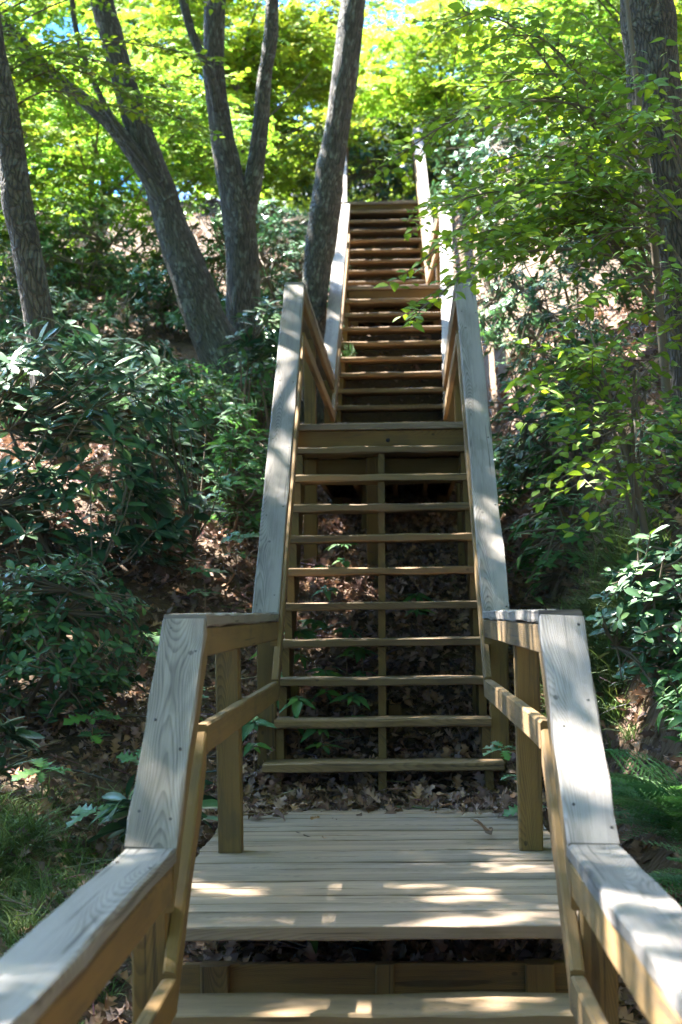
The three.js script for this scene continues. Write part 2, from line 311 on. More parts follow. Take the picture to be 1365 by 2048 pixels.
const L = {
  broad: leafMat([0.165, 0.258, 0.022], { pass: 0.5, coat: 0.14, coatRough: 0.3, spec: 0.35, name: 'broad leaf' }),
  rhodo: leafMat([0.034, 0.088, 0.04], { pass: 0.12, coat: 0.5, coatRough: 0.28, name: 'rhododendron leaf' }),
  laurel: leafMat([0.042, 0.105, 0.04], { pass: 0.2, coat: 0.45, coatRough: 0.26, name: 'laurel leaf' }),
  herb: leafMat([0.075, 0.19, 0.05], { pass: 0.4, coat: 0.4, coatRough: 0.25, name: 'herb leaf' }),
  fern: leafMat([0.07, 0.19, 0.045], { pass: 0.4, coat: 0.1, name: 'fern' }),
  grass: leafMat([0.1, 0.17, 0.04], { pass: 0.3, coat: 0.1, name: 'grass' }),
  dead: leafMat([0.27, 0.175, 0.12], { pass: 0.12, coat: 0.0, name: 'dead leaf' }),
};
const TONE = [[1, 1, 1], [1.35, 1.25, 0.9], [0.72, 0.8, 0.95], [0.6, 0.68, 0.7], [1.9, 1.45, 0.7]], pickTone = (R) => { const r = R(); return r < 0.4 ? 0 : r < 0.62 ? 1 : r < 0.8 ? 2 : r < 0.95 ? 3 : 4; };
const tones = (m, list) => list.map((k) => { const c = m.clone(); c.color.setRGB(m.color.r * k[0], m.color.g * k[1], m.color.b * k[2]); return c; });
const SET = {                                          // near kinds: single leaves in a few variants and tones
  rhodo: { geos: [one(0.135, 0.04, lance, { fold: 0.2, droop: 0.12 }), one(0.12, 0.04, lance, { fold: 0.12, droop: 0.3 }), one(0.145, 0.044, lance, { fold: 0.3, droop: 0.2 })], mat: L.rhodo },
  laurel: { geos: [one(0.075, 0.028, lance, { fold: 0.25, droop: 0.15 }), one(0.068, 0.028, lance, { fold: 0.15, droop: 0.3 })], mat: L.laurel },
  beech: { geos: [one(0.068, 0.04, ovate, { fold: 0.15, droop: 0.15 }), one(0.075, 0.042, ovate, { fold: 0.25, droop: 0.3 }), one(0.058, 0.038, ovate, { fold: 0.05, droop: 0.2 })], mat: L.broad },
  oak: { geos: [one(0.125, 0.08, lobed, { fold: 0.12, droop: 0.2 }), one(0.11, 0.075, lobed, { fold: 0.2, droop: 0.35 })], mat: L.herb },
  herb: { geos: [one(0.085, 0.034, ovate, { fold: 0.15, droop: 0.35 }), one(0.1, 0.036, ovate, { fold: 0.2, droop: 0.5 })], mat: L.herb },
};
for (const k of Object.values(SET)) k.tones = tones(k.mat, TONE);
function spray(seed, n, leafL, leafW, prof, len) {      // a twig with alternate leaves, lying about flat, pointing along +x
  const R = rand(seed), s = new Shape3(), m = new THREE.Matrix4(), e = new THREE.Euler();
  let a = V(0, 0, 0), dir = V(1, 0.05, 0);
  for (let i = 0; i < n; i++) {
    const b = a.clone().addScaledVector(dir, len / n); s.twig(a, b, 0.0025 * (1 - i / n) + 0.001, 0.0022 * (1 - i / n) + 0.001, [0.9, 0.45, 1.2]);
    const side = i % 2 ? 1 : -1, k = 0.75 + 0.5 * R(), yaw = i === n - 1 ? 0 : side * (0.75 + 0.4 * R());
    e.set((R() - 0.5) * 0.9, -yaw, (R() - 0.5) * 0.5, 'YXZ'); m.makeRotationFromEuler(e).setPosition(b.x, b.y, b.z);
    const c = 0.75 + 0.5 * R(); s.leaf(m, leafL * k, leafW * k, prof, { fold: 0.1 + 0.2 * R(), droop: 0.1 + 0.3 * R(), color: [c * (0.9 + 0.25 * R()), c, c * (0.8 + 0.4 * R())], rib: 1.1 });
    a = b; dir = V(1, -0.02 - 0.1 * i / n, (R() - 0.5) * 0.5).normalize();
  }
  return s.build();
}
const sprays = [1, 2, 3].map((k) => spray(k * 31, 14, 0.07, 0.043, ovateLow, 0.36));
const bigSprays = [4, 5].map((k) => spray(k * 31, 13, 0.12, 0.07, ovateLow, 0.5));
function whorlGeo(seed, n, l, w) {
  const R = rand(seed), s = new Shape3(), m = new THREE.Matrix4(), e = new THREE.Euler();
  for (let i = 0; i < n; i++) { e.set(0, i * 2.4 + R() * 0.4, 0.55 - 1.0 * R(), 'YXZ'); m.makeRotationFromEuler(e).setPosition(0, 0.02 * i / n, 0); const c = 0.7 + 0.6 * R(), k = 0.75 + 0.4 * R(); s.leaf(m, l * k, w * k, lanceLow, { fold: 0.2, droop: 0.1 + 0.35 * R(), color: [c, c, c] }); }
  s.twig(V(0, -0.12, 0), V(0, 0.02, 0), 0.004, 0.003, [2.2, 0.9, 0.7]); return s.build();
}
const whorls = [7, 8, 9].map((k) => whorlGeo(k, 10, 0.12, 0.038)), laurelWhorls = [11, 12].map((k) => whorlGeo(k, 9, 0.075, 0.028));

function instanced(parent, name, geo, mat, list, stuff = true) {
  const m = new THREE.InstancedMesh(geo, mat, list.length), c = new THREE.Color();
  list.forEach((q, i) => { m.setMatrixAt(i, q.m); const t = q.t || [1, 1, 1]; m.setColorAt(i, c.setRGB(t[0], t[1], t[2])); });
  m.name = name; shade(m); if (stuff) m.userData.kind = 'stuff'; parent.add(m); return m;
}
const spread = (parent, name, geos, mat, list) => geos.forEach((g, k) => { const l = list.filter((_, i) => i % geos.length === k); if (l.length) instanced(parent, name, g, mat, l); });
camera.updateMatrixWorld(true); camera.updateProjectionMatrix();
const probe = V(0, 0, 0);
function inView(p) { probe.copy(p).project(camera); return Math.abs(probe.x) < 1.02 && Math.abs(probe.y) < 1.02 && probe.z < 1; }
// single leaves: the nearest in view become parts, the rest one mass; matrices are relative to the thing
function leaves(t, set, list, pick) {
  const o = t.position, q = V(0, 0, 0), scored = list.map((l) => { q.setFromMatrixPosition(l.m).add(o); return { ...l, d: inView(q) ? q.distanceTo(camera.position) : 1e9 }; }).sort((a, b) => a.d - b.d);
  const n = Math.min(pick, scored.filter((l) => l.d < 1e8).length);
  for (let i = 0; i < n; i++) {
    const l = scored[i], m = shade(new THREE.Mesh(set.geos[l.v % set.geos.length], set.tones[l.k])); m.name = 'leaf';
    l.m.decompose(m.position, m.quaternion, m.scale); t.add(m);
  }
  set.geos.forEach((g, k) => { const rest = scored.slice(n).filter((l) => l.v % set.geos.length === k).map((l) => ({ m: l.m, t: TONE[l.k] })); if (rest.length) instanced(t, 'foliage', g, set.mat, rest); });
}
const qa = new THREE.Quaternion(), qb = new THREE.Quaternion(), sc = V(1, 1, 1), eu = new THREE.Euler();
const place = (p, q, s) => new THREE.Matrix4().compose(p, q, sc.set(s, s, s));
function whorl(out, R, p, axis, n, spreadAngle, size) {
  qa.setFromUnitVectors(Y, axis);
  for (let i = 0; i < n; i++) {
    eu.set(0, i * 2.4 + R() * 0.5, spreadAngle * (0.9 - 1.35 * R() * (0.4 + 0.6 * i / n)), 'YXZ'); eu.x = (R() - 0.5) * 0.7; qb.setFromEuler(eu);
    out.push({ m: place(p.clone().addScaledVector(axis, -0.03 * (1 - i / n)), qa.clone().multiply(qb), size * (0.5 + 0.8 * R())), v: Math.floor(R() * 9), k: pickTone(R) });
  }
}
// tubes with bark
function tube(pts, { radial = 10, step = 0.25, rough = 0.06, seed = 1, uvr = 0.8 } = {}) {
  const curve = new THREE.CatmullRomCurve3(pts.map((p) => V(p[0], p[1], p[2])), false, 'centripetal'), len = curve.getLength(), n = Math.max(2, Math.ceil(len / step));
  const pos = [], uv = [], idx = [], rep = Math.max(1, Math.round(6.283 * pts[0][3] / uvr));
  let u = null;
  for (let k = 0; k <= n; k++) {
    const t = k / n, c = curve.getPoint(t), T = curve.getTangent(t), f = t * (pts.length - 1), i = Math.min(pts.length - 2, Math.floor(f)), r = lerp(pts[i][3], pts[i + 1][3], f - i);
    if (!u) u = V(0, 0, 0).crossVectors(T, Math.abs(T.z) < 0.9 ? Z : X).normalize(); else u.addScaledVector(T, -u.dot(T)).normalize();
    const w = V(0, 0, 0).crossVectors(T, u);
    for (let j = 0; j <= radial; j++) {
      const a = j / radial * 6.2832, jj = j % radial, rr = r * (1 + rough * (noise(jj / radial * 6 + seed * 7, t * len * 2.2 + seed, 0) - 0.5) * 2 + rough * 0.7 * (noise(jj * 1.7 + seed, t * len * 7) - 0.5));
      pos.push(c.x + rr * (u.x * Math.cos(a) + w.x * Math.sin(a)), c.y + rr * (u.y * Math.cos(a) + w.y * Math.sin(a)), c.z + rr * (u.z * Math.cos(a) + w.z * Math.sin(a)));
      uv.push(j / radial * rep, t * len / 1.2);
      if (k && j < radial) { const q = k * (radial + 1) + j, p = q - radial - 1; idx.push(p, q, p + 1, p + 1, q, q + 1); }
    }
  }
  const g = new THREE.BufferGeometry(); g.setAttribute('position', new THREE.Float32BufferAttribute(pos, 3)); g.setAttribute('uv', new THREE.Float32BufferAttribute(uv, 2)); g.setIndex(idx); g.computeVertexNormals(); return g;
}
const flip = (g) => { const q = g.index.array; for (let i = 0; i < q.length; i += 3) { const t = q[i + 1]; q[i + 1] = q[i + 2]; q[i + 2] = t; } g.computeVertexNormals(); return g; };
function barkHeight(a, b) {                            // long narrow plates parted by crooked furrows
  const w = fbm(a * 8, b * 6, 3, 8, 6), x = a * 20 + w * 1.8, y = b * 8 + w * 1.6, ix = Math.floor(x), iy = Math.floor(y); let d1 = 9, d2 = 9;
  for (let i = -1; i < 2; i++) for (let j = -1; j < 2; j++) { const cx = ((ix + i) % 20 + 20) % 20, cy = ((iy + j) % 8 + 8) % 8, d = Math.hypot(ix + i + hash(cx, cy + 50) - x, (iy + j + hash(cx + 70, cy) - y) * 0.8); if (d < d1) { d2 = d1; d1 = d; } else if (d < d2) d2 = d; }
  return clamp(0.15 + 0.75 * smooth(0.02, 0.4, d2 - d1) * (0.6 + 0.4 * noise(a * 40, b * 30, 40, 30)) + 0.25 * (noise(a * 110, b * 60, 110, 60) - 0.5));
}
const bark = (light, dark, lichen) => new THREE.MeshStandardMaterial({
  map: texture(512, 768, (a, b) => {
    const h = barkHeight(a, b), li = smooth(0.6, 0.68, fbm(a * 14, b * 12, 4, 14, 12)) * lichen * (0.5 + 0.5 * noise(a * 60, b * 60, 60, 60)), t = clamp(h * 0.9 + 0.3 * (fbm(a * 4, b * 4, 3, 4, 4) - 0.5));
    return [0, 1, 2].map((i) => lerp(lerp(dark[i], light[i], t), [0.36, 0.39, 0.34][i], li));
  }),
  bumpMap: barkBump, bumpScale: 0.035, roughness: 0.9,
});
const barkBump = texture(512, 768, (a, b) => { const h = barkHeight(a, b); return [h, h, h]; }, false);
const BARK = { grey: bark([0.14, 0.122, 0.1], [0.03, 0.026, 0.022], 0.34), brown: bark([0.14, 0.11, 0.085], [0.028, 0.022, 0.018], 0.2), twig: stemMat([0.12, 0.09, 0.06]), reddish: stemMat([0.2, 0.12, 0.07]), pale: stemMat([0.26, 0.22, 0.17]) };

// crown of leaf sprays gathered in clumps inside an ellipsoid
function crownList(R, c, r, clumps, per, clumpR, size, tint, keep = () => true) {
  const out = [];
  for (let k = 0; k < clumps; k++) {
    const d = V(gauss(R), gauss(R), gauss(R)).normalize().multiplyScalar(Math.pow(R(), 0.42)), q = V(c[0] + d.x * r[0], c[1] + d.y * r[1], c[2] + d.z * r[2]), b = 0.65 + 0.75 * R(), cr = clumpR * (0.6 + 0.8 * R());
    for (let i = 0; i < per; i++) {
      const p = q.clone().add(V(gauss(R) * cr, gauss(R) * cr * 0.45, gauss(R) * cr)); if (p.y < G(p.x, p.z) + 0.05 || !keep(p)) continue;
      eu.set((R() - 0.5) * 0.9, R() * 6.283, -0.1 + (R() - 0.55) * 0.9, 'YXZ');
      const f = b * (0.8 + 0.4 * R()); out.push({ m: place(p, qa.setFromEuler(eu), size * (0.75 + 0.5 * R())), t: [tint[0] * f * (0.85 + 0.3 * R()), tint[1] * f, tint[2] * f] });
    }
  }
  return out;
}
const rel = (t, list) => { for (const l of list) { const e = l.m.elements; e[12] -= t.position.x; e[13] -= t.position.y; e[14] -= t.position.z; } return list; };
// a big tree: trunk and limbs by their points [x, y, z, radius], crown above
function bigTree(name, label, mat, trunk, limbs, crowns, seed, group) {
  const b = trunk[0], gy = G(b[0], b[2]), t = thing(name, label, 'tree', [b[0], gy, b[2]], group), R = rand(seed);
  const path = [[b[0] - (trunk[1][0] - b[0]) * 0.3, Math.min(gy, b[1]) - 0.4, b[2], b[3] * 1.35], ...trunk];
  part(t, 'trunk', tube(path, { radial: 32, step: 0.06, rough: 0.11, seed }), mat);
  for (const l of limbs) part(t, 'limb', tube(l, { radial: 12, step: 0.12, rough: 0.07, seed: seed + l.length }), mat);
  const top = trunk[trunk.length - 1], list = [], more = [];
  for (const [c, r, clumps, per, cr, size, tint] of crowns) {
    list.push(...crownList(R, c, r, clumps, per, cr, size, tint));
    for (let k = 0; k < 6; k++) { const e = V(gauss(R), gauss(R) * 0.6, gauss(R)).normalize(), q = [c[0] + e.x * r[0] * 0.75, c[1] + e.y * r[1] * 0.75, c[2] + e.z * r[2] * 0.75]; more.push(tube([[top[0], top[1] - 0.3, top[2], 0.05], [lerp(top[0], q[0], 0.5) + gauss(R) * 0.3, lerp(top[1], q[1], 0.55), lerp(top[2], q[2], 0.5) + gauss(R) * 0.3, 0.035], [...q, 0.012]], { radial: 6, step: 0.5 })); }
  }
  if (more.length) part(t, 'boughs', mergeGeometries(more), mat);
  if (list.length) spread(t, 'crown', bigSprays, L.broad, rel(t, list));
  return t;
}
// ---------------------------------------------------------------- the large trees
const can = [1, 1, 1];
bigTree('leaning_tree', 'large grey tree leaning far left with a heavy limb low on its trunk', BARK.grey,
  [[-1.25, 2.75, -15.5, 0.28], [-1.59, 3.48, -15.5, 0.2], [-1.77, 3.96, -15.5, 0.182], [-1.94, 4.45, -15.5, 0.155], [-2.08, 4.93, -15.5, 0.132], [-2.29, 5.54, -15.5, 0.114], [-2.5, 6.27, -15.5, 0.114], [-2.59, 6.64, -15.5, 0.105], [-2.7, 7.5, -15.5, 0.096], [-2.9, 9.5, -15.6, 0.07]],
  [[[-1.99, 4.7, -15.45, 0.11], [-2.34, 5.24, -15.4, 0.077], [-2.57, 5.51, -15.4, 0.068], [-3.04, 5.91, -15.4, 0.063], [-3.38, 6.28, -15.4, 0.059], [-4.0, 6.9, -15.4, 0.05]],
   [[-2.03, 4.86, -15.36, 0.04], [-2.42, 5.38, -15.2, 0.029], [-2.65, 5.86, -15.2, 0.027], [-2.79, 6.34, -15.2, 0.025], [-2.83, 7.2, -15.2, 0.02]]],
  [[[-3.6, 10.2, -13.9], [2.6, 2.0, 2.4], 40, 15, 0.6, 1, can]], 11);
bigTree('forked_tree', 'grey tree forking into two upright stems beside the leaning trunk', BARK.grey,
  [[-1.33, 2.85, -16.2, 0.22], [-1.35, 3.59, -16.2, 0.165], [-1.36, 4.34, -16.2, 0.152], [-1.41, 4.84, -16.2, 0.15], [-1.52, 5.35, -16.2, 0.119], [-1.59, 5.86, -16.2, 0.107], [-1.62, 6.24, -16.2, 0.105], [-1.6, 6.87, -16.2, 0.102], [-1.59, 7.8, -16.2, 0.09], [-1.5, 9.8, -16.2, 0.06]],
  [[[-1.39, 4.55, -16.2, 0.12], [-1.25, 5.04, -16.2, 0.095], [-1.17, 5.6, -16.2, 0.079], [-1.12, 6.1, -16.2, 0.071], [-1.06, 6.48, -16.2, 0.072], [-1.04, 6.86, -16.2, 0.064], [-0.9, 8.6, -16.2, 0.05]],
   [[-1.56, 5.75, -16.1, 0.06], [-1.64, 6.09, -16.0, 0.047], [-1.8, 6.47, -16.0, 0.042], [-1.89, 6.81, -16.0, 0.04], [-2.1, 7.8, -16.0, 0.03]]],
  [[[-1.6, 10.8, -14.2], [2.2, 1.8, 2.2], 40, 15, 0.6, 1, can]], 12);
bigTree('old_tree', 'rough-barked tree at the left edge, bending left above the rhododendron', BARK.brown,
  [[-2.22, 1.9, -11.5, 0.14], [-2.33, 2.83, -11.5, 0.1], [-2.42, 3.37, -11.5, 0.102], [-2.49, 3.73, -11.5, 0.106], [-2.54, 4.09, -11.5, 0.102], [-2.59, 4.47, -11.5, 0.095], [-2.67, 4.86, -11.5, 0.088], [-2.8, 5.6, -11.5, 0.085], [-3.1, 7.5, -11.5, 0.06]], [],
  [[[-3.6, 8.6, -10.8], [3.0, 1.9, 2.8], 44, 15, 0.6, 1, can]], 13);
bigTree('stairside_tree', 'grey trunk leaning right over the notched left railing of the second flight', BARK.grey,
  [[-0.74, 2.6, -16.3, 0.17], [-0.71, 3.43, -16.3, 0.145], [-0.69, 3.73, -16.3, 0.137], [-0.65, 4.12, -16.3, 0.134], [-0.6, 4.48, -16.3, 0.142], [-0.55, 4.84, -16.3, 0.147], [-0.5, 5.2, -16.3, 0.14], [-0.41, 5.74, -16.3, 0.12], [-0.31, 6.38, -16.3, 0.12], [-0.25, 6.88, -16.3, 0.12], [-0.1, 7.9, -16.3, 0.11], [0.2, 9.8, -16.3, 0.06]], [],
  [[[0.9, 10.8, -14.2], [2.0, 1.6, 1.8], 26, 14, 0.6, 1, can]], 14);
bigTree('bank_tree', 'thick furrowed trunk at the right edge on the high bank', BARK.brown,
  [[1.86, 1.2, -9.8, 0.22], [1.82, 1.93, -9.8, 0.166], [1.77, 2.48, -9.8, 0.153], [1.71, 3.08, -9.8, 0.153], [1.64, 3.71, -9.8, 0.15], [1.61, 4.14, -9.8, 0.153], [1.59, 4.45, -9.8, 0.151], [1.5, 5.4, -9.8, 0.14], [1.3, 7.6, -9.8, 0.08]], [],
  [[[0.9, 8.6, -9.6], [2.8, 1.6, 2.8], 40, 14, 0.6, 1, can]], 15);
bigTree('shade_tree', 'tall tree standing left of the lower landing, outside the picture', BARK.brown,
  [[-4.8, -0.9, -6.2, 0.2], [-4.7, 1.5, -6.3, 0.17], [-4.6, 4.5, -6.5, 0.14], [-4.5, 7.2, -6.8, 0.09]], [],
  [[[-4.2, 8.0, -7.2], [3.0, 2.0, 3.0], 42, 15, 0.6, 1, can]], 16);

[[3.6, -3.5, [2.8, 7.6, -3.0], 'tall tree right of the lower landing, outside the picture'], [0.8, 3.4, [0.3, 8.2, 1.5], 'tall tree behind the viewer'], [-4.2, 1.2, [-3.6, 7.6, -1.2], 'tall tree behind the viewer on the left'], [5.6, -8.2, [4.6, 9.4, -8.4], 'tall tree on the right bank, outside the picture'], [-7.4, -9.6, [-7.2, 9.6, -9.6], 'tall tree far left of the stairs, outside the picture'], [-7.0, -3.2, [-6.8, 8.6, -3.4], 'tall tree left of the viewer, outside the picture'], [-6.6, -17.2, [-6.1, 9.6, -17.4], 'tall tree left of the leaning tree, outside the picture']].forEach(([x, z, c, label], k) => {
  const y = G(x, z);
  bigTree('shade_tree', label, BARK.brown, [[x, y, z, 0.2], [lerp(x, c[0], 0.2), y + 2.4, z, 0.17], [lerp(x, c[0], 0.6), y + 5, lerp(z, c[2], 0.5), 0.13], [c[0], c[1] - 0.6, c[2], 0.07]], [], [[c, [2.9, 1.9, 2.9], 56, 15, 0.6, 1, can]], 170 + k, 'trees around the viewer');
});
{ // undergrowth and low boughs all round the viewer, one mass
  const R = rand(950), list = [];
  for (let k = 0; k < 520; k++) { const a = R() * 6.283, d = 7.5 + 7 * R(), x = Math.sin(a) * d, z = Math.cos(a) * d - 3; if (z < -5 && Math.abs(x) < 6.5) continue; const q = V(x, G(x, z) + 0.2 + 7.5 * R(), z); for (let i = 0; i < 7; i++) { const p = q.clone().add(V(gauss(R) * 0.8, gauss(R) * 0.5, gauss(R) * 0.8)); eu.set((R() - 0.5), R() * 6.28, (R() - 0.5), 'YXZ'); const f = 0.8 + 0.5 * R(); list.push({ m: place(p, qa.setFromEuler(eu), 1.8 + R()), t: [f, f, f] }); } }
  const t = instanced(scene, 'surrounding_undergrowth', bigSprays[1], L.broad, list); t.userData = { kind: 'stuff', label: 'leafy woodland undergrowth around and behind the viewer', category: 'undergrowth' };
}

// ---------------------------------------------------------------- understory trees behind, each with its own thin trunk
const under = [ // x, z, crown height above ground, radii, clumps, label
  [-5.6, -19, 1.7, [2.2, 1.7, 1.8], 62, 'bright yellow-green sapling far left behind the old trunk'],
  [-3.6, -20.5, 1.8, [2.0, 1.8, 1.8], 62, 'bright yellow-green sapling seen between the leaning limbs'],
  [-2.2, -25.2, 1.9, [1.9, 2.0, 1.5], 75, 'leafy sapling behind the forked tree'],
  [1.1, -27.5, 2.2, [1.8, 2.2, 1.6], 55, 'sunlit sapling above the top of the stairs'],
  [2.9, -21, 1.5, [1.5, 1.7, 1.6], 60, 'tall bright sapling right of the top flight'],
  [4.8, -19.5, 1.4, [1.6, 1.7, 1.6], 50, 'dense bright sapling high on the right-hand bank'],
  [-7.0, -26, 2.2, [2.6, 2.4, 2.0], 70, 'tall pale sapling deep in the wood at far left'],
  [-3.8, -28, 2.4, [2.6, 2.6, 2.2], 70, 'tall pale sapling deep in the wood behind the leaning tree'],
  [-0.9, -33, 3.2, [2.6, 3.2, 2.2], 95, 'tall pale sapling on the slope above the stairs'],
  [3.6, -31, 2.8, [2.8, 2.8, 2.4], 95, 'tall pale sapling on the upper right slope'],
  [7.2, -27, 2.2, [2.8, 2.4, 2.4], 55, 'tall pale sapling at the far right of the slope'],
];
under.forEach(([x, z, ch, r, clumps, label], k) => {
  const y = G(x, z), t = thing('sapling', label, 'tree', [x, y, z], 'saplings on the slope behind'), R = rand(300 + k), bs = [];
  part(t, 'trunk', tube([[x, y - 0.3, z, 0.06], [x + gauss(R) * 0.2, y + ch * 0.5, z, 0.05], [x + gauss(R) * 0.5, y + ch, z, 0.035], [x + gauss(R) * 0.6, y + ch * 1.7, z, 0.015]], { radial: 7, step: 0.3 }), BARK.twig);
  for (let i = 0; i < 9; i++) { const a = R() * 6.28, h = ch * (0.35 + R()), q = [x + Math.cos(a) * r[0] * 0.8, y + h + 0.6, z + Math.sin(a) * r[2] * 0.8]; bs.push(tube([[x, y + h * 0.8, z, 0.022], [lerp(x, q[0], 0.5), y + h + 0.1, lerp(z, q[2], 0.5), 0.015], [...q, 0.006]], { radial: 5, step: 0.4 })); }
  part(t, 'boughs', mergeGeometries(bs), BARK.twig);
  spread(t, 'crown', sprays, L.broad, rel(t, crownList(R, [x, y + ch, z], r, clumps, 36, 0.45, z < -25 ? 1.15 : 0.92, [[1.2, 1.15, 0.95], [0.95, 1.05, 1.0], [1.3, 1.15, 0.8]][k % 3])));
});
{ // the wood beyond, one mass
  const R = rand(900), list = [];
  for (let k = 0; k < 620; k++) { const z = -38 - R() * 26, x = (R() - 0.5) * 44, q = V(x, 4 + R() * 16, z); for (let i = 0; i < 7; i++) { const p = q.clone().add(V(gauss(R) * 0.9, gauss(R) * 0.5, gauss(R) * 0.9)); eu.set((R() - 0.5), R() * 6.28, (R() - 0.5), 'YXZ'); const f = 0.8 + 0.5 * R(); list.push({ m: place(p, qa.setFromEuler(eu), 2.2 + R()), t: [1.2 * f, 1.2 * f, 0.9 * f] }); } }
  const t = instanced(scene, 'far_woods', bigSprays[0], L.broad, list); t.userData = { kind: 'stuff', label: 'sunlit far-off wood on the slope above the stairs', category: 'woods' };
}

// ---------------------------------------------------------------- shrubs built leaf by leaf
// stems rise from the base to tips inside an ellipsoid; every tip carries a whorl of leaves
function shrub(name, label, category, base, c, r, tips, { set = SET.rhodo, pick = 0, n = 9, spreadAngle = 0.8, size = 1, seed = 1, stem = BARK.twig, mains = 7, group, low = 0.3, extra = 0.5, cheap = null, tint = [1, 1, 1] } = {}) {
  const y = G(base[0], base[1]), t = thing(name, label, category, [base[0], y, base[1]], group), R = rand(seed), list = [], bs = [], whl = [], ms = [];
  const tip = () => { const d = V(gauss(R), gauss(R), gauss(R)).normalize().multiplyScalar(Math.pow(R(), low)); return V(c[0] + d.x * r[0], c[1] + d.y * r[1], c[2] + d.z * r[2]); };
  for (let k = 0; k < mains; k++) { const p = tip(), b = V(base[0] + gauss(R) * 0.12, y - 0.1, base[1] + gauss(R) * 0.12), m = V(lerp(b.x, p.x, 0.35) + gauss(R) * 0.1, lerp(b.y, p.y, 0.6), lerp(b.z, p.z, 0.35)); ms.push([b, m, p]); bs.push(tube([[b.x, b.y, b.z, 0.018], [m.x, m.y, m.z, 0.012], [p.x, p.y, p.z, 0.005]], { radial: 6, step: 0.15, rough: 0.1 })); }
  for (let k = 0; k < tips; k++) {
    let p = tip(); if (p.y < G(p.x, p.z) + 0.12) continue;
    const near = ms.map(([b, m, q]) => [0.3, 0.6, 0.9].map((f) => V(0, 0, 0).lerpVectors(m, q, f)).sort((u, v) => u.distanceTo(p) - v.distanceTo(p))[0]).sort((u, v) => u.distanceTo(p) - v.distanceTo(p))[0];
    bs.push(tube([[near.x, near.y, near.z, 0.006], [lerp(near.x, p.x, 0.6), lerp(near.y, p.y, 0.45), lerp(near.z, p.z, 0.6), 0.005], [p.x, p.y, p.z, 0.0035]], { radial: 4, step: 0.25, rough: 0 }));
    const ax = V(p.x - c[0], Math.abs(p.y - c[1]) * 0.4 + r[1] * 0.9, p.z - c[2]).normalize().add(V(gauss(R) * 0.3, 0, gauss(R) * 0.3)).normalize();
    if (cheap) { qa.setFromUnitVectors(Y, ax); const f = 0.75 + 0.5 * R(); whl.push({ m: place(p, qa.clone().multiply(qb.setFromAxisAngle(Y, R() * 6.28)), size * (0.75 + 0.5 * R())), t: [f * tint[0], f * tint[1], f * tint[2]] }); } else {
      whorl(list, R, p, ax, Math.round(n * (0.75 + 0.5 * R())), spreadAngle, size);
      if (R() < extra) whorl(list, R, V(0, 0, 0).lerpVectors(near, p, 0.65), ax, Math.round(n * 0.5), spreadAngle, size);
    }
  }
  part(t, 'stems', mergeGeometries(bs), stem);
  if (cheap) spread(t, 'foliage', cheap, set.mat, rel(t, whl)); else leaves(t, set, rel(t, list), pick);
  return t;
}
shrub('rhododendron', 'large glossy rhododendron in front of the old trunk at left', 'shrub', [-1.95, -10.2], [-1.95, 1.75, -10.2], [1.0, 0.95, 0.7], 340, { pick: 300, seed: 21, size: 1.05 });
shrub('rhododendron', 'small rhododendron tuft above the left railing at the foot of the forked tree', 'shrub', [-1.05, -14.3], [-1.02, 3.2, -14.3], [0.3, 0.35, 0.3], 26, { seed: 22, pick: 60, mains: 4 });
shrub('rhododendron', 'rhododendron growing tight against the left edge of the wide deck', 'shrub', [-0.95, -7.1], [-0.9, 0.02, -7.1], [0.2, 0.22, 0.35], 16, { seed: 23, pick: 70, mains: 3, size: 1.2 });
shrub('rhododendron', 'rhododendron sprig poking in at the left edge above the grass', 'shrub', [-1.5, -6.0], [-1.36, 0.42, -6.0], [0.1, 0.12, 0.1], 5, { seed: 24, pick: 40, mains: 2 });
shrub('rhododendron', 'rhododendron with long dark leaves high on the right bank, beside the top flight', 'shrub', [1.5, -18.5], [1.75, 5.6, -18.3], [0.85, 1.1, 0.8], 170, { seed: 25, cheap: whorls, size: 1.15 });
shrub('rhododendron', 'dark rhododendron behind the top landing', 'shrub', [0.0, -27], [-0.1, 7.8, -26.6], [1.6, 0.9, 0.9], 190, { seed: 26, cheap: whorls, size: 1.3 });
shrub('laurel_bush', 'low bush of small bluish leaves below the big rhododendron', 'shrub', [-1.75, -8.6], [-1.75, 0.78, -8.5], [0.62, 0.47, 0.5], 340, { set: SET.laurel, pick: 300, seed: 31, n: 8 });
shrub('laurel_bush', 'glossy laurel beside the railing at the right edge', 'shrub', [1.38, -7.6], [1.3, 0.85, -7.5], [0.36, 0.42, 0.45], 150, { set: SET.laurel, pick: 300, seed: 32, n: 8 });
shrub('laurel_bush', 'laurel spilling down the sunlit right bank behind the long handrail', 'shrub', [1.35, -11.4], [1.2, 2.1, -11.2], [0.55, 0.6, 0.6], 200, { set: SET.laurel, pick: 160, seed: 33, n: 8 });
shrub('laurel_bush', 'laurel on the bright litter slope right of the second flight', 'shrub', [1.6, -14.6], [1.45, 3.6, -14.4], [0.7, 0.75, 0.7], 260, { set: SET.laurel, seed: 34, cheap: laurelWhorls });
shrub('laurel_bush', 'sunlit laurel beside the right-hand railing of the top flight', 'shrub', [1.3, -20.5], [1.25, 6.1, -20], [0.7, 0.8, 0.7], 220, { set: SET.laurel, seed: 35, cheap: laurelWhorls, size: 1.2 });
shrub('laurel_bush', 'dark undergrowth of laurel between the old trunk and the leaning tree', 'shrub', [-2.6, -14], [-2.7, 2.75, -13.8], [0.9, 0.5, 0.7], 240, { set: SET.laurel, seed: 36, cheap: laurelWhorls, size: 1.15, mains: 10 });
shrub('laurel_bush', 'laurel filling the gap left of the forked trunk base', 'shrub', [-1.0, -18], [-1.0, G(-1, -17.8) + 0.35, -17.8], [0.7, 0.8, 0.6], 190, { set: SET.laurel, seed: 37, cheap: laurelWhorls, size: 1.1 });
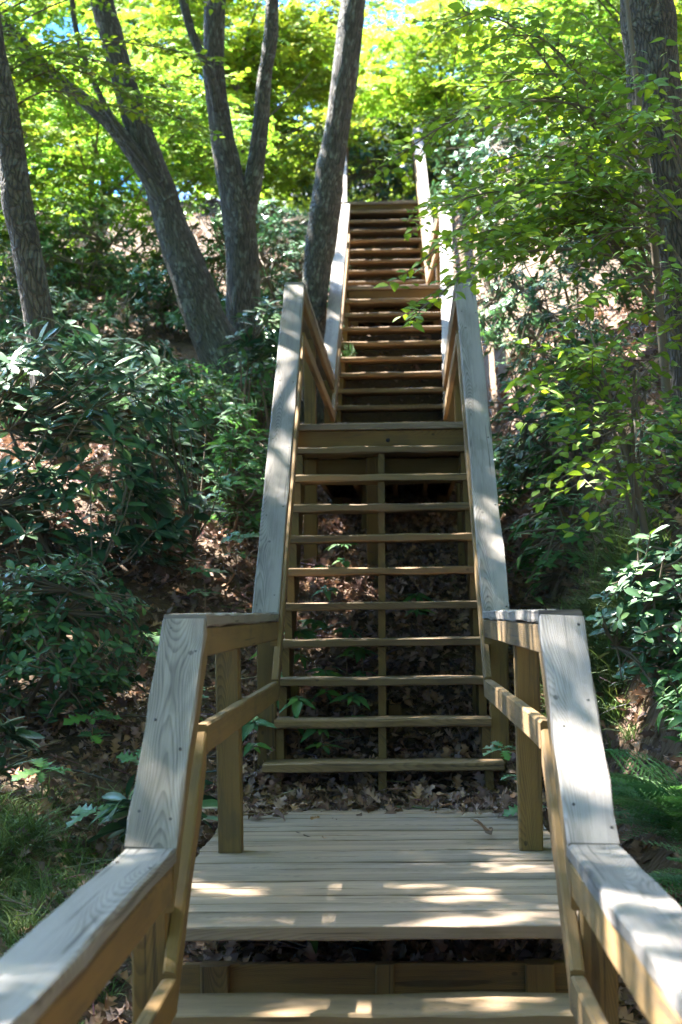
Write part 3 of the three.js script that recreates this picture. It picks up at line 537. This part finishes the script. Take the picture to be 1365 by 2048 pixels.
shrub('laurel_bush', 'laurel thicket at the far left behind the old trunk', 'shrub', [-4.2, -15.5], [-4.0, 3.6, -15.5], [1.1, 0.9, 0.8], 320, { set: SET.laurel, seed: 38, cheap: laurelWhorls, size: 1.25, mains: 10 });
[[-5.2, -18.2, 'laurel thicket on the ridge at the far left edge'], [-3.4, -18.6, 'laurel thicket on the ridge behind the leaning tree'], [-2.0, -19.6, 'laurel thicket on the ridge just left of the forked tree'], [-4.4, -21.5, 'second row of laurel on the far left ridge'], [-1.95, -14.4, 'laurel between the leaning trunk and the big rhododendron'], [-2.9, -12.9, 'laurel close behind the old trunk'], [-3.2, -16.6, 'laurel behind and left of the leaning trunk base'], [-1.75, -16.9, 'laurel just behind the leaning trunk base'], [-2.45, -15.0, 'laurel in the hollow left of the leaning trunk'], [-3.3, -14.6, 'laurel on the slope between the old trunk and the leaning tree'], [-1.0, -16.9, 'laurel in the gap between the forked tree and the stairside trunk'], [-1.7, -13.2, 'laurel in front of the leaning trunk base'], [2.3, -17.2, 'laurel thicket on the right bank beside the second landing'], [2.6, -14.2, 'laurel thicket on the right bank under the tall beech'], [2.4, -19.4, 'laurel thicket at the top of the right bank']].forEach(([x, z, label], k) => shrub('laurel_bush', label, 'shrub', [x, z], [x, G(x, z) + (z > -17 && x < 0 ? 0.12 : 0.6), z], z > -17 && x < 0 ? [0.7, 0.4, 0.6] : [0.9, 0.75, 0.6], 190, { set: SET.laurel, seed: 401 + k, cheap: laurelWhorls, size: 1.35, mains: 8, tint: [1.5, 1.3, 0.9] }));
shrub('leafy_bush', 'light green bush hugging the outside of the long left handrail', 'shrub', [-0.98, -11.6], [-0.95, 1.75, -11.4], [0.26, 0.62, 0.5], 150, { set: SET.herb, pick: 150, seed: 41, n: 6 });
[[1.05, -9.9, 0.4, 0.35, 'leafy undergrowth just outside the long right handrail'], [1.25, -10.6, 0.45, 0.4, 'leafy undergrowth on the bank below the furrowed trunk'], [1.0, -12.4, 0.35, 0.35, 'leafy undergrowth beside the right rail of the bolted landing'], [1.5, -12.9, 0.5, 0.4, 'leafy undergrowth in the sun above the bolted landing'], [0.95, -14.2, 0.3, 0.3, 'small leafy clump on the bright litter by the second flight'], [1.3, -16.0, 0.5, 0.45, 'leafy undergrowth right of the second flight'], [1.55, -8.9, 0.3, 0.35, 'leafy undergrowth at the foot of the furrowed trunk'], [1.35, -7.0, 0.22, 0.25, 'leafy clump between the laurel and the ferns']].forEach(([x, z, w, h, label], k) => shrub('leafy_bush', label, 'shrub', [x, z], [x, G(x, z) + h * 0.5, z], [w, h, 0.45], 95, { set: SET.herb, seed: 501 + k, n: 6, size: 0.85, pick: k === 7 ? 60 : 0, mains: 6 }));
shrub('laurel_bush', 'laurel sprawling over the sunny litter left of the leaning trunk', 'shrub', [-2.0, -14.1], [-2.0, G(-2, -14.1) + 0.28, -14.1], [0.5, 0.35, 0.4], 120, { set: SET.laurel, seed: 421, cheap: laurelWhorls, size: 1.2 });
shrub('laurel_bush', 'low laurel on the ridge between the stairside trunk and the top flight', 'shrub', [-1.25, -20.6], [-1.2, G(-1.2, -20.6) + 0.35, -20.6], [0.6, 0.45, 0.5], 120, { set: SET.laurel, seed: 422, cheap: laurelWhorls, size: 1.3 });
shrub('laurel_bush', 'laurel behind the leaning trunk, on the bare patch of slope', 'shrub', [-2.2, -16.9], [-2.2, G(-2.2, -16.9) + 0.3, -16.9], [0.6, 0.42, 0.4], 150, { set: SET.laurel, seed: 423, cheap: laurelWhorls, size: 1.2 });
shrub('laurel_bush', 'laurel on the crest behind the stairside trunk', 'shrub', [-1.6, -22.4], [-1.55, G(-1.55, -22.4) + 0.35, -22.4], [0.75, 0.45, 0.5], 130, { set: SET.laurel, seed: 424, cheap: laurelWhorls, size: 1.4 });
shrub('leafy_bush', 'leafy herb growth covering the slope below the forked tree', 'shrub', [-1.25, -14.9], [-1.2, 2.85, -14.9], [0.5, 0.35, 0.5], 120, { set: SET.herb, seed: 43, n: 6 });
shrub('leafy_bush', 'leafy bush under the hemlock shade left of the bolted landing', 'shrub', [-1.5, -13], [-1.45, 2.35, -12.8], [0.45, 0.5, 0.5], 130, { set: SET.herb, pick: 60, seed: 42, n: 6 });

// ---------------------------------------------------------------- beech saplings on the right bank whose boughs hang over the stairs
function beech(label, base, boughs, seed, pick, leafCount, stemPts) {
  const y = G(base[0], base[1]), t = thing('beech_sapling', label, 'tree', [base[0], y, base[1]], 'saplings leaning over the right side'), R = rand(seed), list = [], bs = [];
  part(t, 'trunk', tube([[base[0], y - 0.2, base[1], 0.035], ...stemPts], { radial: 9, step: 0.12, rough: 0.08 }), BARK.twig);
  for (const b of boughs) {
    const curve = new THREE.CatmullRomCurve3(b.map((p) => V(...p))), len = curve.getLength();
    bs.push(tube(b.map((p, i) => [...p, 0.007 * (1 - i / b.length) + 0.0022]), { radial: 5, step: 0.12, rough: 0.05 }));
    const nT = Math.round(len / 0.075);
    for (let k = 2; k <= nT; k++) {
      const f = k / nT, p = curve.getPoint(f), T = curve.getTangent(f), side = k % 2 ? 1 : -1, N = V(0, 0, 0).crossVectors(T, Y).normalize();
      let dir = V(0, 0, 0).addScaledVector(N, side * (0.6 + 0.5 * R())).addScaledVector(T, 0.7).add(V(0, gauss(R) * 0.22 - 0.02, 0)).normalize();
      const tl = (0.16 + 0.4 * R()) * (1.15 - 0.6 * f), m = Math.max(3, Math.round(tl / 0.035)); let a = p.clone();
      const pts = [[p.x, p.y, p.z, 0.0035]];
      for (let i = 0; i < m; i++) {
        a = a.clone().addScaledVector(dir, tl / m); dir.add(V(gauss(R) * 0.12, -0.03 + gauss(R) * 0.08, gauss(R) * 0.12)).normalize();
        const yaw = Math.atan2(-dir.z, dir.x) + (i % 2 ? 1 : -1) * (0.7 + 0.4 * R()); eu.set((R() - 0.5) * 1.5, yaw, (R() - 0.6) * 1.0, 'YXZ');
        list.push({ m: place(a, qa.setFromEuler(eu), 0.75 + 0.5 * R()), v: Math.floor(R() * 9), k: pickTone(R) });
      }
      pts.push([a.x, a.y, a.z, 0.0012]); if (pts.length > 1) bs.push(tube(pts, { radial: 3, step: 0.4, rough: 0 }));
    }
  }
  part(t, 'boughs', mergeGeometries(bs), BARK.twig);
  leaves(t, SET.beech, rel(t, list), pick); return t;
}
function fan(R, o, n, x0, x1, y0, y1, z0, z1) { const out = []; for (let i = 0; i < n; i++) { const e = V(lerp(x0, x1, R()), lerp(y0, y1, R()), lerp(z0, z1, R())), h = o[1] + (e.y - o[1]) * (0.45 + 0.3 * R()); out.push([[o[0], h - 0.25, o[2]], [lerp(o[0], e.x, 0.4), h + 0.1, lerp(o[2], e.z, 0.4)], [lerp(o[0], e.x, 0.75), lerp(h, e.y, 0.75) + 0.1, lerp(o[2], e.z, 0.75)], [e.x, e.y, e.z]]); } return out; }
{
  const R = rand(55);
  beech('beech sapling whose bright boughs reach across the right-hand railing', [1.62, -9.4], [...fan(R, [1.5, 3.0, -9.3], 19, 0.3, 1.15, 2.75, 4.0, -9.5, -8.2), [[1.5, 3.0, -9], [1.0, 3.1, -8.7], [0.6, 2.95, -8.5], [0.2, 2.62, -8.4]], [[1.5, 2.7, -9], [1.0, 2.75, -8.7], [0.55, 2.65, -8.5], [0.22, 2.4, -8.4]], [[1.5, 3.4, -9], [1.0, 3.55, -8.8], [0.5, 3.45, -8.6], [0.1, 3.2, -8.5]]], 61, 300, 0, [[1.57, 2.2, -9.35, 0.026], [1.5, 3.2, -9.3, 0.02], [1.35, 4.6, -9.2, 0.01]]);
  beech('beech sapling with lit leaves in front of the furrowed trunk', [1.9, -8.4], fan(R, [1.6, 2.6, -8.3], 9, 0.9, 1.5, 1.9, 3.7, -8.8, -7.8), 62, 300, 0, [[1.85, 2.0, -8.4, 0.026], [1.75, 3.0, -8.3, 0.018], [1.7, 4.0, -8.3, 0.008]]);
  beech('taller beech behind, with leaves high over the top flight', [2.3, -12.6], fan(R, [2.0, 4.6, -12.5], 24, 0.3, 2.0, 3.6, 5.9, -13.2, -11.6), 63, 0, 0, [[2.2, 3.4, -12.6, 0.04], [2.0, 4.8, -12.5, 0.03], [1.9, 6.4, -12.4, 0.012]]);
  beech('slim sapling with crossing pale stems low on the right bank', [1.35, -8.3], fan(R, [1.22, 1.7, -8.2], 12, 0.75, 1.5, 1.3, 2.1, -8.6, -7.7), 64, 200, 0, [[1.25, 1.4, -8.2, 0.016], [1.08, 2.0, -8.1, 0.009], [1.0, 2.3, -8.1, 0.004]]);
  beech('beech at the left edge with leaves hanging over the top left corner', [-3.6, -13.2], fan(R, [-3.2, 5.4, -13], 22, -3.4, -1.3, 4.6, 6.0, -13.6, -12.2), 65, 0, 0, [[-3.4, 3.6, -13.1, 0.04], [-3.2, 5.2, -13, 0.03], [-3.1, 6.6, -13, 0.014]]);
}

// ---------------------------------------------------------------- ferns, seedlings, grass, litter
function frondGeo(seed, len) {
  const R = rand(seed), s = new Shape3(), m = new THREE.Matrix4(), n = 22; let prev = V(0, 0, 0);
  for (let i = 1; i <= n; i++) {
    const t = i / n, p = V(len * t * (1 - 0.12 * t), len * (0.42 * t - 0.5 * t * t), 0); s.twig(prev, p, 0.003 * (1 - t) + 0.0008, 0.003 * (1 - t) + 0.0006, [1.4, 0.8, 0.8]); prev = p;
    const w = len * 0.26 * Math.sin(Math.PI * Math.pow(t, 0.7) * 0.97) + 0.008;
    for (const e of [-1, 1]) { const k = 4; for (let j = 0; j < k; j++) { const q = p.clone().add(V(w * 0.3 * (j / k), -w * 0.12 * (j / k) * (j / k), e * w * (j / k))), c = 0.8 + 0.4 * R(); for (const f of [-1, 1]) { eu.set(0, -e * (1.25 + f * 0.95), -0.1 + (R() - 0.5) * 0.3, 'YXZ'); m.makeRotationFromEuler(eu).setPosition(q.x, q.y, q.z); s.leaf(m, (w * 0.3 + 0.006) * (1 - 0.6 * j / k), 0.0085, [[0, 0.3], [0.5, 1], [1, 0]], { fold: 0.1, droop: 0.1, color: [c, c, c], rib: 1 }); } } }
  }
  return s.build();
}
const fronds = [1, 2, 3].map((k) => frondGeo(k, 0.5));
function fern(label, x, z, n, size, seed, face) {
  const y = G(x, z), t = thing('fern', label, 'fern', [x, y, z], 'ferns beside the deck'), R = rand(seed), mats = tones(L.fern, [[1, 1, 1], [1.3, 1.2, 1], [0.75, 0.85, 1]]);
  for (let i = 0; i < n; i++) { const m = shade(new THREE.Mesh(fronds[i % 3], mats[i % 3])); m.name = 'frond'; m.rotation.set(0, face + (R() - 0.5) * 3.6, 0.25 + 0.5 * R(), 'YXZ'); m.scale.setScalar(size * (0.7 + 0.5 * R())); m.position.set(gauss(R) * 0.05, 0.05, gauss(R) * 0.05); t.add(m); }
}
fern('large dark fern against the right edge beside the deck railing', 1.22, -6.2, 18, 1.15, 71, 3.4);
fern('fern just behind the large one, under the laurel', 1.15, -6.8, 14, 1.05, 72, 3.4);
fern('fern lowest at the right edge beside the near handrail', 1.22, -5.5, 14, 0.9, 73, 3.4);
function seedling(label, x, z, h, n, seed, pick = 30, set = SET.oak, size = 1, lean = [0, 0]) {
  const y = G(x, z), t = thing(set === SET.oak ? 'oak_seedling' : 'woodland_herb', label, 'seedling', [x, y, z], set === SET.oak ? 'oak seedlings on the forest floor' : 'green herbs under the stairs'), R = rand(seed), list = [];
  const tipP = V(x + lean[0], y + h, z + lean[1]); part(t, 'stem', tube([[x, y - 0.05, z, 0.004], [x + lean[0] * 0.4 + gauss(R) * 0.02, y + h * 0.5, z + lean[1] * 0.4, 0.003], [tipP.x, tipP.y, tipP.z, 0.002]], { radial: 5, step: 0.06, rough: 0 }), BARK.reddish);
  whorl(list, R, tipP, V(gauss(R) * 0.2, 1, 0.3).normalize(), n, 0.35, size); if (h > 0.2) whorl(list, R, V(x + lean[0] * 0.6, y + h * 0.62, z + lean[1] * 0.6), V(gauss(R) * 0.2, 1, 0.2).normalize(), Math.ceil(n * 0.6), 0.3, size * 0.9);
  leaves(t, set, rel(t, list), pick);
}
seedling('oak seedling with pale lobed leaves on the litter near the low laurel', -1.22, -9.2, 0.3, 7, 81);
seedling('oak seedling beside the left railing above the deck, highest of its row', -1.05, -9.9, 0.32, 7, 82);
seedling('oak seedling right in front of the low laurel bush', -1.4, -8.2, 0.22, 7, 83);
seedling('oak seedling halfway down the litter slope left of the deck', -1.12, -7.8, 0.2, 6, 84);
seedling('oak seedling nearest the steep left railing', -1.2, -7.2, 0.16, 6, 85);
seedling('oak seedling on the litter between the low laurel and the grass', -1.5, -7.5, 0.2, 7, 88);
seedling('oak seedling on the open litter close to the left deck edge', -0.98, -8.6, 0.24, 7, 89);
seedling('oak seedling at the upper end of the long left handrail foot', -0.9, -10.6, 0.26, 7, 90);
seedling('oak seedling reaching over the deck end at the right post, leaves in the sun', 0.66, -7.75, 0.34, 7, 86, 30, SET.oak, 0.95, [-0.12, 0.1]);
seedling('oak seedling drooping beside the right deck post', 0.72, -7.4, 0.18, 6, 87, 30, SET.oak, 0.9, [-0.1, 0.05]);
[[-0.42, -8.5, 'herb tuft beside the left stringer at the foot of the long flight'], [-0.3, -8.9, 'herb tuft behind the second step, left of the middle stringer'], [-0.2, -9.3, 'herb tuft on the litter behind the third step'], [-0.38, -9.6, 'herb tuft under the fourth step near the left post'], [-0.15, -8.6, 'herb tuft just left of the middle stringer near the deck'], [-0.34, -10.1, 'herb tuft high under the long flight by the left post'], [-0.62, -8.2, 'herb tuft outside the left post at the deck end'], [-0.55, -8.8, 'herb tuft left of the stringer, half hidden by a post'], [-0.25, -5.9, 'herb under the deck, seen below its front edge'], [0.2, -9.9, 'herb tuft right of the middle stringer under the fifth step'], [-0.3, -8.35, 'herb tuft spreading behind the lowest step of the long flight'], [-0.12, -9.05, 'herb tuft touching the middle stringer behind the second step'], [-0.45, -9.25, 'herb tuft by the left stringer behind the third step'], [-0.25, -10.6, 'herb tuft highest on the slope under the long flight'], [-0.62, -9.3, 'herb tuft outside the left stringer of the long flight']].forEach(([x, z, label], k) => seedling(label, x, z, 0.22 + 0.12 * hash(k, 3), 13, 91 + k, 22, SET.herb, 1.15));

function blades(seed, n, h) { const R = rand(seed), s = new Shape3(), m = new THREE.Matrix4(); for (let i = 0; i < n; i++) { eu.set((R() - 0.5) * 0.4, R() * 6.28, 0.75 + 0.7 * R(), 'YXZ'); m.makeRotationFromEuler(eu).setPosition(gauss(R) * 0.03, 0, gauss(R) * 0.03); const c = 0.7 + 0.6 * R(); s.leaf(m, h * (0.6 + 0.6 * R()), 0.0045, [[0, 0.9], [0.4, 1], [0.75, 0.7], [1, 0]], { fold: 0.2, droop: 0.5 + 0.4 * R(), color: [c * (0.9 + 0.4 * R()), c, c], rib: 1 }); } return s.build(); }
{
  const R = rand(120), tufts = [blades(5, 26, 0.17), blades(6, 26, 0.2)], lists = [[], []];
  const put = (x, z, s) => { eu.set(0, R() * 6.28, 0); const f = 0.75 + 0.5 * R(); lists[R() < 0.5 ? 0 : 1].push({ m: place(V(x, G(x, z) - 0.01, z), qa.setFromEuler(eu), s * (0.7 + 0.6 * R())), t: [f, f, f] }); };
  for (let i = 0; i < 620; i++) put(-1.7 + gauss(R) * 0.38, -6.6 + gauss(R) * 0.8, 0.9);
  for (let i = 0; i < 160; i++) put(-1.15 + gauss(R) * 0.25, -6.4 + gauss(R) * 1.0, 0.7);
  for (let i = 0; i < 380; i++) put(1.12 + gauss(R) * 0.24, -8.7 + gauss(R) * 0.6, 1.15);
  const g = new THREE.Group(); g.name = 'grass'; g.userData = { kind: 'stuff', label: 'thin arching grass on both banks beside the deck', category: 'grass' }; scene.add(g);
  lists.forEach((l, k) => instanced(g, 'grass_blades', tufts[k], L.grass, l));
}
{ // fallen oak leaves and twigs
  const R = rand(140), geos = [one(0.105, 0.07, lobed, { fold: 0.5, droop: 0.3, curl: 0.06 }), one(0.095, 0.066, lobed, { fold: 0.8, droop: -0.35, curl: 0.08 }), one(0.085, 0.05, ovate, { fold: 0.6, droop: 0.4, curl: 0.05 }), one(0.1, 0.075, lobed, { fold: 0.2, droop: -0.5, curl: 0.1 })], list = [];
  const put = (x, z, y = G(x, z)) => { eu.set((R() - 0.5) * 1.5, R() * 6.28, (R() - 0.5) * 1.3, 'YXZ'); const f = 0.35 + 1.0 * R(), w = R(); list.push({ m: place(V(x, y + 0.008 + 0.035 * R(), z), qa.setFromEuler(eu), 0.45 + 0.55 * R()), t: [f * (0.8 + 0.3 * w), f * (0.85 + 0.1 * w), f * (1.15 - 0.4 * w)] }); };
  for (let i = 0; i < 13000; i++) put((R() - 0.5) * 1.5, -5.0 - R() * 10.5);
  for (let i = 0; i < 12500; i++) put(-0.7 - Math.pow(R(), 1.2) * 3.4, -4.0 - R() * 11);
  for (let i = 0; i < 11500; i++) put(0.7 + Math.pow(R(), 1.2) * 2.4, -4.5 - R() * 11.5);
  for (let i = 0; i < 5000; i++) put((R() - 0.5) * 7, -15 - R() * 11);
  for (let i = 0; i < 220; i++) { const x = lerp(-0.55, 0.72, Math.pow(R(), 0.6)), z = -8.3 + Math.pow(R(), 2.2) * 0.75 * (0.3 + 0.9 * smooth(-0.2, 0.7, x)); put(x, z, 0.0); }
  for (let i = 0; i < 7; i++) put(lerp(-0.5, 0.6, R()), -6.6 - R() * 1.2, 0.0);
  for (let i = 0; i < 26; i++) put(-0.6 + R() * 0.14, -7.4 - R() * 0.6, 0.0);
  const g = new THREE.Group(); g.name = 'leaf_litter'; g.userData = { kind: 'stuff', label: 'brown fallen oak leaves covering the forest floor', category: 'leaf litter' }; scene.add(g);
  spread(g, 'fallen_leaves', geos, L.dead, list);
  const tw = [], tl = []; const s = new Shape3(); s.twig(V(0, 0, 0), V(0.12, 0.01, 0.01), 0.003, 0.0026, [1, 1, 1], 4); s.twig(V(0.12, 0.01, 0.01), V(0.26, 0, -0.02), 0.0026, 0.0015, [1, 1, 1], 4); s.twig(V(0.12, 0.01, 0.01), V(0.2, 0.02, 0.06), 0.002, 0.001, [1, 1, 1], 4);
  for (let i = 0; i < 900; i++) { const x = (R() - 0.5) * 4.6, z = -5 - R() * 9; eu.set((R() - 0.5) * 0.5, R() * 6.28, (R() - 0.5) * 0.7, 'YXZ'); tl.push({ m: place(V(x, G(x, z) + 0.02 + 0.02 * R(), z), qa.setFromEuler(eu), 0.6 + R()), t: [0.6 + R(), 0.6 + R(), 0.7 + R()] }); }
  const h = instanced(scene, 'fallen_twigs', s.build(), new THREE.MeshStandardMaterial({ color: new THREE.Color(0.13, 0.1, 0.075), roughness: 0.9 }), tl); h.userData = { kind: 'stuff', label: 'small dead twigs scattered over the leaf litter', category: 'twigs' };
}
renderer.render(scene, camera);
